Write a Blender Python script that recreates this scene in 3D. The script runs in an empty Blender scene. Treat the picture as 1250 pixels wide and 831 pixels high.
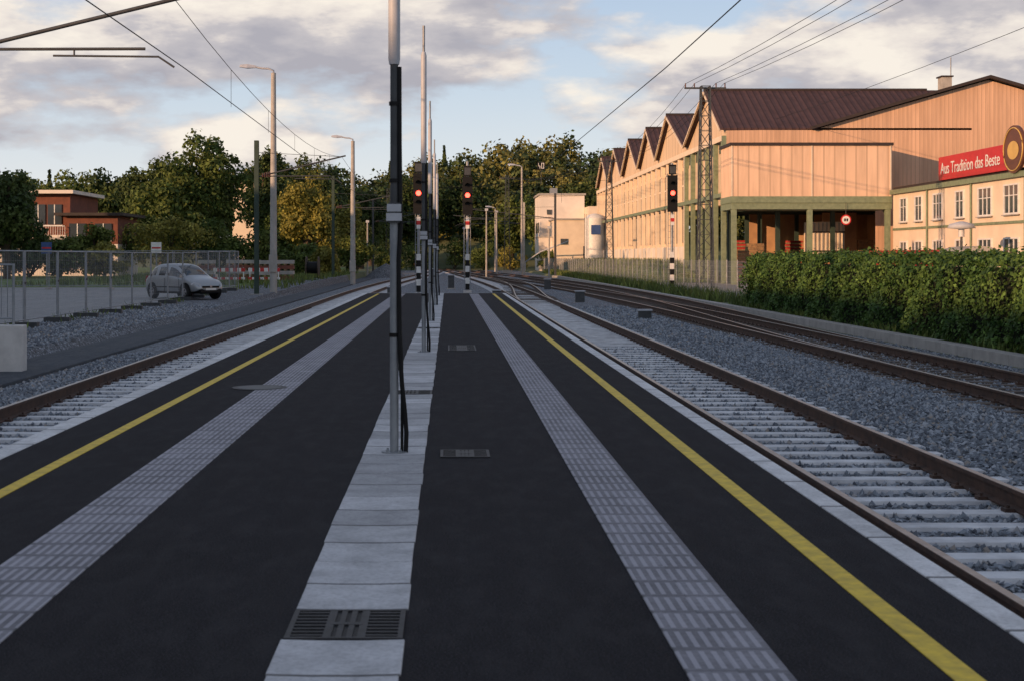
import bpy, math, random
import numpy as np
from mathutils import Vector, Matrix
random.seed(7); R=np.random.default_rng(7)
sc=bpy.context.scene
COL=sc.collection
# ------------------------------------------------------------------ materials
def nt(name):
    m=bpy.data.materials.new(name); m.use_nodes=True
    t=m.node_tree; b=t.nodes['Principled BSDF']
    return m,t,b
def N(t,ty,**k):
    n=t.nodes.new(ty)
    for a,v in k.items(): setattr(n,a,v)
    return n
def math_(t,op,a,b=None,clamp=False):
    n=N(t,'ShaderNodeMath',operation=op,use_clamp=clamp)
    for i,x in enumerate((a,b)):
        if x is None: continue
        if isinstance(x,(int,float)): n.inputs[i].default_value=x
        else: t.links.new(x,n.inputs[i])
    return n.outputs[0]
def pos(t): return N(t,'ShaderNodeNewGeometry').outputs['Position']
def noise(t,p,scale,detail=4,rough=.55):
    n=N(t,'ShaderNodeTexNoise'); n.inputs['Scale'].default_value=scale
    n.inputs['Detail'].default_value=detail; n.inputs['Roughness'].default_value=rough
    t.links.new(p,n.inputs['Vector']); return n.outputs['Fac']
def mapped(t,p,s,l=(0,0,0)):
    m=N(t,'ShaderNodeMapping'); m.inputs['Scale'].default_value=s; m.inputs['Location'].default_value=l
    t.links.new(p,m.inputs[0]); return m.outputs[0]
def ramp(t,f,stops):
    n=N(t,'ShaderNodeValToRGB'); e=n.color_ramp.elements
    while len(e)<len(stops): e.new(.5)
    for i,(p,c) in enumerate(stops):
        e[i].position=p; e[i].color=(c[0],c[1],c[2],1) if not isinstance(c,(int,float)) else (c,c,c,1)
    t.links.new(f,n.inputs['Fac']); return n.outputs['Color']
def mix(t,f,a,b,mode='MIX'):
    n=N(t,'ShaderNodeMix',data_type='RGBA',blend_type=mode)
    for s,x in ((n.inputs[0],f),(n.inputs[6],a),(n.inputs[7],b)):
        if isinstance(x,(int,float)): s.default_value=x
        elif isinstance(x,(tuple,list)): s.default_value=(*x[:3],1)
        else: t.links.new(x,s)
    return n.outputs[2]
def bump(t,b,h,strength=.3,dist=.01):
    n=N(t,'ShaderNodeBump'); n.inputs['Strength'].default_value=strength; n.inputs['Distance'].default_value=dist
    t.links.new(h,n.inputs['Height']); t.links.new(n.outputs[0],b.inputs['Normal'])
def mat(name,c1,c2=None,scale=3,rough=.8,metal=0,bs=0,bd=.01,bscale=40,spec=.4,emit=0):
    m,t,b=nt(name)
    c2=c2 or tuple(x*.75 for x in c1)
    p=pos(t)
    f=noise(t,p,scale,4,.6)
    col=ramp(t,f,[(.32,c2),(.66,c1)])
    t.links.new(col,b.inputs['Base Color'])
    b.inputs['Roughness'].default_value=rough; b.inputs['Metallic'].default_value=metal
    b.inputs['Specular IOR Level'].default_value=spec
    if bs: bump(t,b,noise(t,p,bscale,3),bs,bd)
    if emit:
        b.inputs['Emission Color'].default_value=(*c1,1); b.inputs['Emission Strength'].default_value=emit
    return m
M={}
def asphalt(name,base,dusty,k=3.2):
    m,t,b=nt(name); p=pos(t)
    big=noise(t,p,.6,3,.6); med=noise(t,mapped(t,p,(1,.35,1)),6,5,.7); fine=noise(t,p,110,2,.8)
    c=ramp(t,big,[(.3,tuple(x*.75 for x in base)),(.7,base)])
    c=mix(t,ramp(t,med,[(.46,0),(.72,.8)]),c,dusty)
    c=mix(t,ramp(t,fine,[(.50,0),(.66,.8)]),c,tuple(x*k for x in base))
    streak=noise(t,mapped(t,p,(3.2,.05,1)),1.0,3,.6)
    c=mix(t,ramp(t,streak,[(.5,0),(.7,.35)]),c,dusty)
    t.links.new(c,b.inputs['Base Color'])
    b.inputs['Roughness'].default_value=.9; b.inputs['Specular IOR Level'].default_value=.12
    bump(t,b,fine,.8,.006); return m
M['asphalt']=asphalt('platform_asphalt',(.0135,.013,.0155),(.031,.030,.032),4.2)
M['path']=asphalt('path_asphalt',(.07,.078,.09),(.12,.12,.12),1.8)
M['road']=asphalt('road_asphalt',(.30,.30,.30),(.40,.39,.37),1.3)
def ballast(name,tint,scale=24):
    m,t,b=nt(name); p=pos(t)
    v=N(t,'ShaderNodeTexVoronoi'); v.inputs['Scale'].default_value=scale; t.links.new(p,v.inputs['Vector'])
    s=N(t,'ShaderNodeSeparateColor'); t.links.new(v.outputs['Color'],s.inputs[0])
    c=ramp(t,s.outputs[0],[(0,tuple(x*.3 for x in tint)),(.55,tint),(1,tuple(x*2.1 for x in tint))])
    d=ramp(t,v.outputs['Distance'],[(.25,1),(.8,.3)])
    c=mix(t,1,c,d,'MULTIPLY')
    c=mix(t,ramp(t,noise(t,p,.5,4),[(.5,0),(.8,.3)]),c,(.14,.12,.10))
    c=mix(t,.7,c,ramp(t,noise(t,p,3.5,3,.7),[(.35,.6),(.65,1.0)]),'MULTIPLY')
    t.links.new(c,b.inputs['Base Color']); b.inputs['Roughness'].default_value=.85
    inv=math_(t,'SUBTRACT',1,v.outputs['Distance']); bump(t,b,inv,1,.04); return m
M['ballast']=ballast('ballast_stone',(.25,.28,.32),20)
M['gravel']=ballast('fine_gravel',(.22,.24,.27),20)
def stone_mat():
    m,t,b=nt('loose_ballast'); g=N(t,'ShaderNodeNewGeometry')
    c=ramp(t,g.outputs['Random Per Island'],[(0,(.08,.09,.11)),(.5,(.21,.24,.275)),(.85,(.36,.39,.43)),(1,(.29,.25,.21))])
    t.links.new(c,b.inputs['Base Color']); b.inputs['Roughness'].default_value=.8; return m
M['stone']=stone_mat()
def slabmat(name,c,length,x0=0,w=10,rib=False,yo=0,lo=.78):
    m,t,b=nt(name); p=pos(t); s=N(t,'ShaderNodeSeparateXYZ'); t.links.new(p,s.inputs[0])
    yy=math_(t,'DIVIDE',math_(t,'SUBTRACT',s.outputs[1],yo),length)
    ty=math_(t,'FLOOR',yy)
    tx=math_(t,'FLOOR',math_(t,'DIVIDE',math_(t,'SUBTRACT',s.outputs[0],x0),w))
    cb=N(t,'ShaderNodeCombineXYZ'); t.links.new(ty,cb.inputs[1]); t.links.new(tx,cb.inputs[0])
    wn=N(t,'ShaderNodeTexWhiteNoise',noise_dimensions='3D'); t.links.new(cb.outputs[0],wn.inputs['Vector'])
    col=ramp(t,wn.outputs['Value'],[(0,tuple(x*lo for x in c)),(1,tuple(min(1,x*1.1) for x in c))])
    dirt=ramp(t,noise(t,p,4,5,.65),[(.35,.68),(.62,1)])
    col=mix(t,.8,col,dirt,'MULTIPLY')
    stain=ramp(t,noise(t,p,40,3,.7),[(.38,.7),(.55,1)])
    col=mix(t,.6,col,stain,'MULTIPLY')
    h=noise(t,p,120,2)
    fy=math_(t,'FRACT',yy)
    if rib:
        fx=math_(t,'FRACT',math_(t,'DIVIDE',math_(t,'SUBTRACT',s.outputs[0],x0),w))
        ing=math_(t,'MULTIPLY',math_(t,'GREATER_THAN',fy,.035),math_(t,'GREATER_THAN',fx,.03))
        rb=math_(t,'SINE',math_(t,'MULTIPLY',s.outputs[0],2*math.pi/.048))
        rb=math_(t,'GREATER_THAN',rb,.15)
        mid=math_(t,'MULTIPLY',math_(t,'GREATER_THAN',fy,.12),math_(t,'LESS_THAN',fy,.92))
        ribs=math_(t,'MULTIPLY',rb,mid)
        hh=math_(t,'ADD',ing,ribs)
        col=mix(t,math_(t,'SUBTRACT',1,ing),col,(.12,.12,.13))
        col=mix(t,math_(t,'MULTIPLY',ribs,.55),col,tuple(min(1,x*1.9) for x in c))
        bump(t,b,hh,.8,.006)
    else:
        j=math_(t,'MULTIPLY',math_(t,'GREATER_THAN',fy,.02),math_(t,'LESS_THAN',fy,.98))
        col=mix(t,math_(t,'MULTIPLY',math_(t,'SUBTRACT',1,j),.75),col,(.10,.10,.10))
        bump(t,b,h,.4,.003)
    t.links.new(col,b.inputs['Base Color']); b.inputs['Roughness'].default_value=.8; b.inputs['Specular IOR Level'].default_value=.25; return m
M['slab']=slabmat('gutter_concrete',(.58,.585,.60),.5,yo=.35,lo=.68)
M['tactR']=slabmat('tactile_paving_a',(.255,.25,.275),.3,.87,.19,True)
M['tactL']=slabmat('tactile_paving_b',(.265,.26,.285),.3,-2.21,.2225,True)
M['edge']=slabmat('edge_concrete',(.72,.72,.72),1.0,lo=.9)
M['yellow']=mat('yellow_paint',(.78,.55,.04),(.50,.35,.04),11,.65,bs=.3,bscale=150,bd=.003)
M['sleeper']=mat('sleeper_concrete',(.68,.69,.70),(.42,.42,.43),3,.85,bs=.3)
M['wood_sl']=mat('sleeper_wood',(.13,.10,.08),(.06,.05,.045),5,.9,bs=.4)
M['rail']=mat('rail_rust',(.105,.058,.040),(.05,.032,.026),7,.75,metal=.2)
M['railtop']=mat('rail_top',(.30,.24,.20),(.18,.13,.10),9,.35,metal=.7)
M['conc']=mat('concrete',(.42,.40,.37),(.30,.29,.27),2,.85,bs=.3)
M['concw']=mat('pale_concrete',(.60,.59,.57),(.45,.44,.43),3,.85,bs=.3)
M['galv']=mat('galvanised_steel',(.30,.32,.34),(.22,.24,.26),6,.55,metal=.4)
M['dkgrey']=mat('dark_grey_steel',(.07,.075,.08),(.045,.05,.055),6,.55,metal=.2)
M['ltgrey']=mat('light_grey_tube',(.46,.48,.52),(.38,.40,.43),6,.5)
M['black']=mat('black_rubber',(.012,.012,.013),(.008,.008,.008),6,.6,spec=.2)
M['grate']=mat('cast_iron',(.05,.05,.055),(.03,.03,.03),20,.6,metal=.5)
M['greens']=mat('green_steel',(.035,.06,.045),(.025,.045,.035),4,.6)
M['greenl']=mat('pale_green_paint',(.22,.27,.17),(.15,.19,.12),4,.6)
M['white']=mat('white_paint',(.75,.75,.73),(.6,.6,.58),4,.5)
M['blue']=mat('blue_paint',(.04,.09,.25),(.03,.07,.2),4,.5)
M['red']=mat('red_paint',(.55,.03,.03),(.42,.02,.02),4,.5)
M['redsign']=mat('red_sign_board',(.50,.022,.03),(.42,.018,.025),2,.45)
M['brownsign']=mat('brown_sign_board',(.13,.05,.03),(.10,.04,.025),2,.45)
M['gold']=mat('gold_paint',(.6,.4,.12),(.5,.33,.1),2,.45)
M['lampred']=mat('red_lamp',(1,.05,.03),(1,.04,.02),1,.3,emit=9)
M['glassL']=mat('lamp_glass',(.6,.6,.62),(.5,.5,.52),1,.2)
def glass(name,c):
    m,t,b=nt(name); b.inputs['Base Color'].default_value=(*c,1); b.inputs['Roughness'].default_value=.06
    b.inputs['Specular IOR Level'].default_value=.9; return m
M['glass']=glass('window_glass',(.05,.065,.08)); M['carglass']=glass('car_glass',(.012,.014,.016))
def cladding(name,c,axis,period,dist=.03,dark=.7):
    m,t,b=nt(name); p=pos(t); s=N(t,'ShaderNodeSeparateXYZ'); t.links.new(p,s.inputs[0])
    fr=math_(t,'FRACT',math_(t,'DIVIDE',s.outputs[axis],period))
    tri=math_(t,'ABSOLUTE',math_(t,'SUBTRACT',fr,.5))
    g=math_(t,'GREATER_THAN',tri,.42)
    pn=math_(t,'FLOOR',math_(t,'DIVIDE',s.outputs[axis],period*3))
    wn=N(t,'ShaderNodeTexWhiteNoise',noise_dimensions='1D'); t.links.new(pn,wn.inputs['W'])
    col=ramp(t,wn.outputs['Value'],[(0,tuple(x*.88 for x in c)),(1,c)])
    st=ramp(t,noise(t,mapped(t,p,(1,1,.12)),1.6,4,.6),[(.35,.72),(.6,1)])
    col=mix(t,.8,col,st,'MULTIPLY')
    col=mix(t,g,col,tuple(x*dark for x in c))
    t.links.new(col,b.inputs['Base Color']); b.inputs['Roughness'].default_value=.75; b.inputs['Specular IOR Level'].default_value=.2
    bump(t,b,tri,.5,dist); return m
M['cladX']=cladding('beige_cladding_front',(.70,.45,.30),0,.30)
M['cladY']=cladding('beige_cladding_side',(.78,.60,.42),1,.30)
M['cladL']=cladding('light_panel',(.80,.56,.39),0,.75,.02,.66)
M['roof']=cladding('corrugated_roof',(.085,.05,.05),0,.5,.12,.45)
M['roofd']=mat('dark_trim',(.045,.033,.03),(.03,.022,.02),3,.7)
M['cream']=mat('cream_render',(.76,.64,.49),(.66,.55,.42),.8,.85)
M['whiter']=mat('white_render',(.76,.69,.61),(.60,.55,.48),.4,.85)
M['brick']=mat('red_brick_render',(.20,.07,.045),(.13,.05,.035),2,.85)
M['interior']=mat('interior_wall',(.60,.36,.18),(.34,.20,.12),.5,.9)
M['pallet']=mat('pallet_wood',(.36,.23,.12),(.18,.12,.075),6,.9)
M['crate']=mat('red_crate',(.45,.04,.03),(.28,.03,.03),3,.6)
M['bark']=mat('bark',(.09,.065,.045),(.05,.04,.03),6,.9)
M['carpaint']=mat('silver_car_paint',(.36,.38,.40),(.34,.36,.38),1,.3,metal=.5)
M['tyre']=mat('tyre_rubber',(.02,.02,.02),(.015,.015,.015),5,.8)
M['rim']=mat('alloy_rim',(.4,.4,.42),(.35,.35,.37),5,.35,metal=.8)
def leafm(name,dark,light,sc_=.5,trans=0):
    m,t,b=nt(name); g=N(t,'ShaderNodeNewGeometry'); p=g.outputs['Position']
    f=noise(t,p,sc_,2,.6)
    c=ramp(t,f,[(.35,dark),(.65,light)])
    r=ramp(t,g.outputs['Random Per Island'],[(0,.55),(.8,1.15),(1,1.7)])
    c=mix(t,1,c,r,'MULTIPLY'); t.links.new(c,b.inputs['Base Color'])
    b.inputs['Roughness'].default_value=.65; b.inputs['Specular IOR Level'].default_value=.2
    if trans:
        tr=N(t,'ShaderNodeBsdfTranslucent'); t.links.new(c,tr.inputs[0])
        ms=N(t,'ShaderNodeMixShader'); ms.inputs[0].default_value=trans
        out=t.nodes['Material Output']; t.links.new(b.outputs[0],ms.inputs[1]); t.links.new(tr.outputs[0],ms.inputs[2]); t.links.new(ms.outputs[0],out.inputs[0])
    return m
M['leaf']=leafm('leaf_green',(.05,.085,.02),(.13,.165,.04),.4,.25)
M['leafd']=leafm('leaf_dark',(.03,.055,.018),(.08,.11,.03),.3,.2)
M['leafy']=leafm('leaf_yellowgreen',(.15,.15,.03),(.30,.27,.06),.5,.25)
M['leaff']=leafm('forest_leaf',(.035,.065,.022),(.18,.17,.045),.06)
M['hedge']=leafm('hedge_leaf',(.04,.095,.022),(.11,.19,.045),1.5,.2)
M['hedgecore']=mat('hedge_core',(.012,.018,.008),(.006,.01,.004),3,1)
M['grassb']=leafm('grass_blade',(.07,.11,.03),(.16,.20,.05),.6)
M['grass']=mat('grass',(.14,.21,.05),(.08,.13,.03),.8,.95,bs=.8,bscale=12,bd=.05)
M['earth']=mat('earth',(.14,.16,.08),(.08,.10,.045),.15,.95,bs=.5,bscale=5,bd=.05)
M['yard']=mat('yard',(.30,.29,.26),(.2,.19,.17),.4,.95)
# ------------------------------------------------------------------ mesh builder
class MB:
    def __init__(s): s.v=[];s.f=[];s.m=[];s.s=[];s.mats=[]
    def mi(s,k):
        if k not in s.mats: s.mats.append(k)
        return s.mats.index(k)
    def add(s,vs,fs,k,sm=False):
        o=len(s.v); s.v.extend([tuple(x) for x in vs]); i=s.mi(k)
        for f in fs: s.f.append(tuple(o+a for a in f)); s.m.append(i); s.s.append(sm)
    def addarr(s,V,F,k,sm=False):
        o=len(s.v); s.v.extend(V.tolist()); s.f.extend((F+o).tolist()); i=s.mi(k)
        s.m.extend([i]*len(F)); s.s.extend([sm]*len(F))
    def box(s,x0,x1,y0,y1,z0,z1,k,Mx=None):
        vs=[Vector((x,y,z)) for z in (z0,z1) for y in (y0,y1) for x in (x0,x1)]
        if Mx: vs=[Mx@v for v in vs]
        s.add(vs,[(0,2,3,1),(4,5,7,6),(0,1,5,4),(2,6,7,3),(0,4,6,2),(1,3,7,5)],k)
    def tube(s,pts,r,k,n=8,sm=True):
        P=[Vector(p) for p in pts]; rs=r if isinstance(r,(list,tuple)) else [r]*len(P)
        vs=[]
        for i,p in enumerate(P):
            t=(P[min(i+1,len(P)-1)]-P[max(i-1,0)]).normalized()
            up=Vector((0,0,1)) if abs(t.z)<.9 else Vector((0,1,0))
            a=t.cross(up).normalized(); b=t.cross(a)
            for j in range(n):
                w=2*math.pi*(j+.5)/n; vs.append(p+rs[i]*(a*math.cos(w)+b*math.sin(w)))
        fs=[]
        for i in range(len(P)-1):
            for j in range(n):
                q=(j+1)%n; fs.append((i*n+j,i*n+q,(i+1)*n+q,(i+1)*n+j))
        s.add(vs,fs,k,sm and n>4)
        s.add(vs[:n],[tuple(range(n))],k); s.add(vs[-n:],[tuple(range(n))[::-1]],k)
    def disc(s,c,nrm,r,th,k,n=20,rx=1,k2=None):
        nrm=Vector(nrm).normalized(); c=Vector(c)
        s.tube([c-nrm*th/2,c+nrm*th/2],r,k,n,False)
    def build(s,name,parent=None,bevel=0,origin=None):
        V=np.array(s.v,dtype=float)
        if origin is None:
            mn=V.min(0);mx=V.max(0); origin=((mn[0]+mx[0])/2,(mn[1]+mx[1])/2,mn[2])
        o=np.array(origin); V=V-o
        me=bpy.data.meshes.new(name); me.from_pydata(V.tolist(),[],s.f)
        for k in s.mats: me.materials.append(M[k])
        me.polygons.foreach_set('material_index',s.m); me.polygons.foreach_set('use_smooth',s.s); me.update()
        ob=bpy.data.objects.new(name,me); COL.objects.link(ob)
        loc=Vector(origin)
        if parent: ob.parent=parent; loc=loc-parent.location
        ob.location=loc
        if bevel:
            b=ob.modifiers.new('bevel','BEVEL'); b.width=bevel; b.segments=2; b.limit_method='ANGLE'
        return ob
def group(name,loc=(0,0,0)):
    e=bpy.data.objects.new(name,None); e.location=loc; e.empty_display_size=.5; COL.objects.link(e); return e
def ss(a,b,x):
    t=max(0,min(1,(x-a)/(b-a))); return t*t*(3-2*t)
# ------------------------------------------------------------------ terrain
HX=[-400,-82,-67,-59.5,-37,-29.5,-20.5,-14.5,-10,-1,8,15.5,23,29,38,100,400]
HZ=[17,16.8,17.4,15.2,20.5,19.5,18.6,17.4,20.5,22.4,23.1,24.6,24,22.4,21,20,20]
def gz(x,y):
    if x<-8.9: b=-.42+.32*max(0,min(1,(y-60)/40))
    elif x<-8.7: 
        l=-.42+.32*max(0,min(1,(y-60)/40)); b=l+(x+8.9)/.2*(-.62-l)
    elif x<11.0: b=-.62
    elif x<11.3: b=-.62+(x-11)/.3*.2
    else: b=-.42
    h=np.interp(x,HX,HZ)-14
    return b+ss(232,285,y)*h
def sheet(name,xs,ys,off,k):
    mb=MB(); vs=[(x,y,gz(x,y)+off) for y in ys for x in xs]; n=len(xs)
    fs=[(j*n+i,j*n+i+1,(j+1)*n+i+1,(j+1)*n+i) for j in range(len(ys)-1) for i in range(n-1)]
    mb.add(vs,fs,k,False); return mb.build(name)
xs=sorted(set([-1500,-700,-400,-250,-150]+list(range(-110,111,5))+[-8.9,-8.7,11.0,11.3]+[150,250,400,700,1500]))
ys=sorted(set([-600,-200,-60,-20,0,30,60,100,150,200,220]+list(range(230,300,5))+[340,420,600,1000,2500]))
sheet('ground',xs,ys,0,'earth')
sheet('yard_road',[-60,-30,-12.2],[-40,0,60,84],.004,'road')
sheet('gravel_strip',[-12.19,-10,-8.901,-8.701,-8.55],[-40,0,60,100,130],.006,'gravel')
sheet('grass_verge',[-60,-40,-20,-12.3],[85.5,100,150,225],.006,'grass')
sheet('factory_yard',[13.2,20,40,90],[-40,0,60,110],.006,'yard')
mb=MB(); mb.box(-8.6,-7.3,-15,150,-.7,-.55,'path'); mb.build('asphalt_path',bevel=.02)
# ballast bed
prof=[(-7.28,-.612),(-6.6,-.575),(-3.5,-.575),(2.3,-.575),(5.25,-.575),(5.9,-.50),(6.9,-.49),(7.5,-.57),(10.1,-.575),(10.98,-.612)]
mb=MB(); yl=[-15,30,62,100,150,200,228]
n=len(prof); mb.add([(x,y,z) for y in yl for x,z in prof],[(j*n+i,j*n+i+1,(j+1)*n+i+1,(j+1)*n+i) for j in range(len(yl)-1) for i in range(n-1)],'ballast'); mb.build('ballast_bed')
def stones(x0,x1,y0,y1,dens,zf,avoid,sz=1):
    n=int((x1-x0)*(y1-y0)*dens); X=R.uniform(x0,x1,n); Y=R.uniform(y0,y1,n)
    keep=~avoid(X,Y); X=X[keep];Y=Y[keep]; n=len(X)
    Z=zf(X)+R.uniform(-.004,.02,n)
    base=np.array([[1,0,0],[-1,0,0],[0,1,0],[0,-1,0],[0,0,1],[0,0,-1]],float)
    S=R.uniform(.016,.036,(n,1,1))*R.uniform(.6,1.25,(n,1,3))*sz
    V=base[None]*S+R.normal(0,.006,(n,6,3))
    a=R.uniform(0,6.28,n); c,s_=np.cos(a),np.sin(a); tl=R.uniform(-.6,.6,n)
    x=V[:,:,0]*c[:,None]-V[:,:,1]*s_[:,None]; y=V[:,:,0]*s_[:,None]+V[:,:,1]*c[:,None]; z=V[:,:,2]+x*tl[:,None]
    V=np.stack([x+X[:,None],y+Y[:,None],z+Z[:,None]],-1).reshape(-1,3)
    f=np.array([[0,2,4],[2,1,4],[1,3,4],[3,0,4],[2,0,5],[1,2,5],[3,1,5],[0,3,5]])
    F=(f[None]+6*np.arange(n)[:,None,None]).reshape(-1,3)
    return V,F
px_,pz_=[p[0] for p in prof],[p[1] for p in prof]
zf=lambda X:np.interp(X,px_,pz_)
mb=MB()
def av1(X,Y):
    fr=np.mod(Y+.15,.6); return ((X>2.62)&(X<5.22)&(fr<.28))
V,F=stones(2.5,7.4,9,34,260,zf,av1); mb.addarr(V,F,'stone')
V,F=stones(5.2,7.4,34,60,90,zf,lambda X,Y:X<0,1.5); mb.addarr(V,F,'stone')
V,F=stones(7.3,10.9,19,40,130,zf,lambda X,Y:((X>7.4)&(X<9.95)&(np.mod(Y+.15,.6)<.28))); mb.addarr(V,F,'stone')
V,F=stones(-7.2,-3.6,12,32,180,zf,lambda X,Y:((X<-3.6)&(X>-6.25)&(np.mod(Y+.15,.6)<.28))); mb.addarr(V,F,'stone')
V,F=stones(-12.1,-8.75,28,60,60,lambda X:np.full(len(X),-.41),lambda X,Y:X>-8.9,1.3); mb.addarr(V,F,'stone')
mb.build('loose_gravel')
# ------------------------------------------------------------------ tracks
def track(cx,y0,y1,slk,rust=False):
    mb=MB()
    yy=[y0]
    while yy[-1]<y1: yy.append(yy[-1]+(20 if abs(cx(yy[-1]+20)-cx(yy[-1]))<1e-6 and abs(cx(yy[-1]+30)-cx(yy[-1]))<1e-6 else 3))
    rp=[(-.07,-.165),(-.07,-.15),(-.012,-.135),(-.01,-.045),(-.036,-.035),(-.036,-.004),(-.03,0),(.03,0),(.036,-.004),(.036,-.035),(.01,-.045),(.012,-.135),(.07,-.15),(.07,-.165)]
    for sgn in (-.7525,.7525):
        vs=[];n=len(rp)
        for y in yy:
            dx=(cx(y+.5)-cx(y-.5)); nrm=Vector((1,-dx,0)).normalized()
            for a,z in rp: vs.append((cx(y)+nrm.x*(sgn+a),y+nrm.y*(sgn+a),-.38+z))
        fs=[];ft=[]
        for j in range(len(yy)-1):
            for i in range(n-1):
                (ft if i==6 else fs).append((j*n+i,(j+1)*n+i,(j+1)*n+i+1,j*n+i+1))
        mb.add(vs,fs,'rail'); mb.add(vs,ft,'railtop')
        mb.add(vs[:n],[tuple(range(n))],'rail')
    y=math.ceil(y0/.6)*.6
    while y<y1:
        x=cx(y); j=random.uniform(-.012,.012); zt=-.545+random.uniform(-.004,.004); hw=.13
        a=1.3; b=.4
        mb.add([(x-a,y-hw+j,-.62),(x+a,y-hw+j,-.62),(x+a,y+hw+j,-.62),(x-a,y+hw+j,-.62),(x-a+.01,y-hw+.025+j,zt),(x+a-.01,y-hw+.025+j,zt),(x+a-.01,y+hw-.025+j,zt),(x-a+.01,y+hw-.025+j,zt)],
               [(4,5,6,7),(0,1,5,4),(1,2,6,5),(2,3,7,6),(3,0,4,7)],slk)
        if y<60:
            for sgn in (-.7525,.7525):
                for d in (-.115,.115):
                    mb.box(x+sgn+d-.04,x+sgn+d+.04,y-.05+j,y+.05+j,zt-.003,zt+.03,'rail')
                    mb.tube([(x+sgn+d,y+j,zt),(x+sgn+d,y+j,zt+.055)],.014,'rail',6)
        y+=.6
    return mb.build('railway_track')
def curve(y): return -.0009*max(0,y-200)**2
cL=lambda y:-4.9+ss(75,230,y)*3.6+curve(y)*1.4
c1=lambda y:3.92-ss(75,230,y)*3.6+curve(y)*1.4
c2=lambda y:8.65-ss(48,225,y)*8.1+curve(y)*1.4
c3=lambda y:8.65+(ss(22,75,y)*1.35-ss(85,228,y)*6.2)+curve(y)*1.4
track(cL,-12,275,'sleeper'); track(c1,-12,275,'sleeper'); track(c2,2,275,'wood_sl'); track(c3,27,215,'wood_sl')
cX=lambda y:c1(y)+ss(62,150,y)*(c2(y)-c1(y))
track(cX,66,148,'wood_sl')
# ------------------------------------------------------------------ platform
pl=group('railway_platform',(-.5,30,0))
mb=MB(); mb.box(-3.37,2.27,-6,62,-.9,0,'asphalt'); mb.build('asphalt_surface',pl)
mb=MB()
for i in range(-6,62):
    mb.box(2.275,2.42,i+.004,i+.996,-.9,.004,'edge'); mb.box(-3.56,-3.375,i+.004,i+.996,-.9,.004,'edge')
mb.box(-3.37,2.27,62.002,62.15,-.9,.004,'edge'); mb.build('edge_slab',pl,bevel=.006)
mb=MB(); mb.box(1.82,1.93,-6,61,-.02,.004,'yellow'); mb.box(-2.93,-2.83,-6,61,-.02,.004,'yellow'); mb.build('yellow_line',pl)
mb=MB(); mb.box(.87,1.25,-6,61,-.02,.006,'tactR'); mb.box(-2.21,-1.765,-6,61,-.02,.006,'tactL'); mb.build('tactile_paving',pl)
mb=MB()
grat=[(5.85,6.35),(16.35,16.85),(31.35,31.85)]
y=-5.65
while y<61.5:
    if not any(abs(y-a)<.1 for a,_ in grat):
        x0=-.66+random.uniform(-.005,.005); x1=-.176+random.uniform(-.005,.005); z=.006+random.uniform(0,.004)
        xm=(x0+x1)/2
        a,b=y+.005,y+.495
        mb.add([(x0,a,-.05),(x1,a,-.05),(x1,b,-.05),(x0,b,-.05),(x0,a,z),(xm-.09,a,z-.004),(xm+.09,a,z-.004),(x1,a,z),(x0,b,z),(xm-.09,b,z-.004),(xm+.09,b,z-.004),(x1,b,z)],
               [(4,5,9,8),(5,6,10,9),(6,7,11,10),(0,1,7,6,5,4),(3,8,9,10,11,2),(0,4,8,3),(1,2,11,7)],'slab')
    y+=.5
mb.build('gutter_slab',pl,bevel=.005)
def grate(x0,x1,y0,y1,name='drain_grate',nb=11):
    mb=MB(); z=.009
    mb.box(x0,x1,y0,y1,-.03,.0025,'black')
    w=.022
    mb.box(x0,x1,y0,y0+w,-.03,z,'grate'); mb.box(x0,x1,y1-w,y1,-.03,z,'grate')
    mb.box(x0,x0+w,y0+w,y1-w,-.03,z,'grate'); mb.box(x1-w,x1,y0+w,y1-w,-.03,z,'grate')
    L=x1-x0
    for i in range(1,nb):
        x=x0+L*i/nb; mid=abs(i-nb/2)<nb*.18
        if mid: mb.box(x-.012,x+.012,y0+w,y1-w,-.03,z-.001,'grate')
    ny=int((y1-y0)/.05)
    for i in range(1,ny):
        yy=y0+(y1-y0)*i/ny
        mb.box(x0+w,x0+L*.34,yy-.009,yy+.009,-.03,z-.001,'grate',); mb.box(x1-L*.34,x1-w,yy-.009,yy+.009,-.03,z-.001,'grate')
    for xx in (x0+L*.34,x1-L*.34): mb.box(xx-.01,xx+.01,y0+w,y1-w,-.03,z-.0005,'grate')
    ym=(y0+y1)/2; mb.box(x0+L*.36,x1-L*.36,ym-.02,ym+.02,-.03,z,'grate')
    return mb.build(name)
for a,b in grat: grate(-.655,-.181,a+.01,b-.01)
grate(-.06,.32,11.2,11.62,nb=13); grate(0,.46,23.9,25.4,nb=15)
mb=MB(); mb.disc((-2.2,17.2,.004),(0,0,1),.32,.010,'grate',32); mb.disc((-2.2,17.2,.006),(0,0,1),.25,.010,'dkgrey',32); mb.build('manhole_cover')
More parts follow.
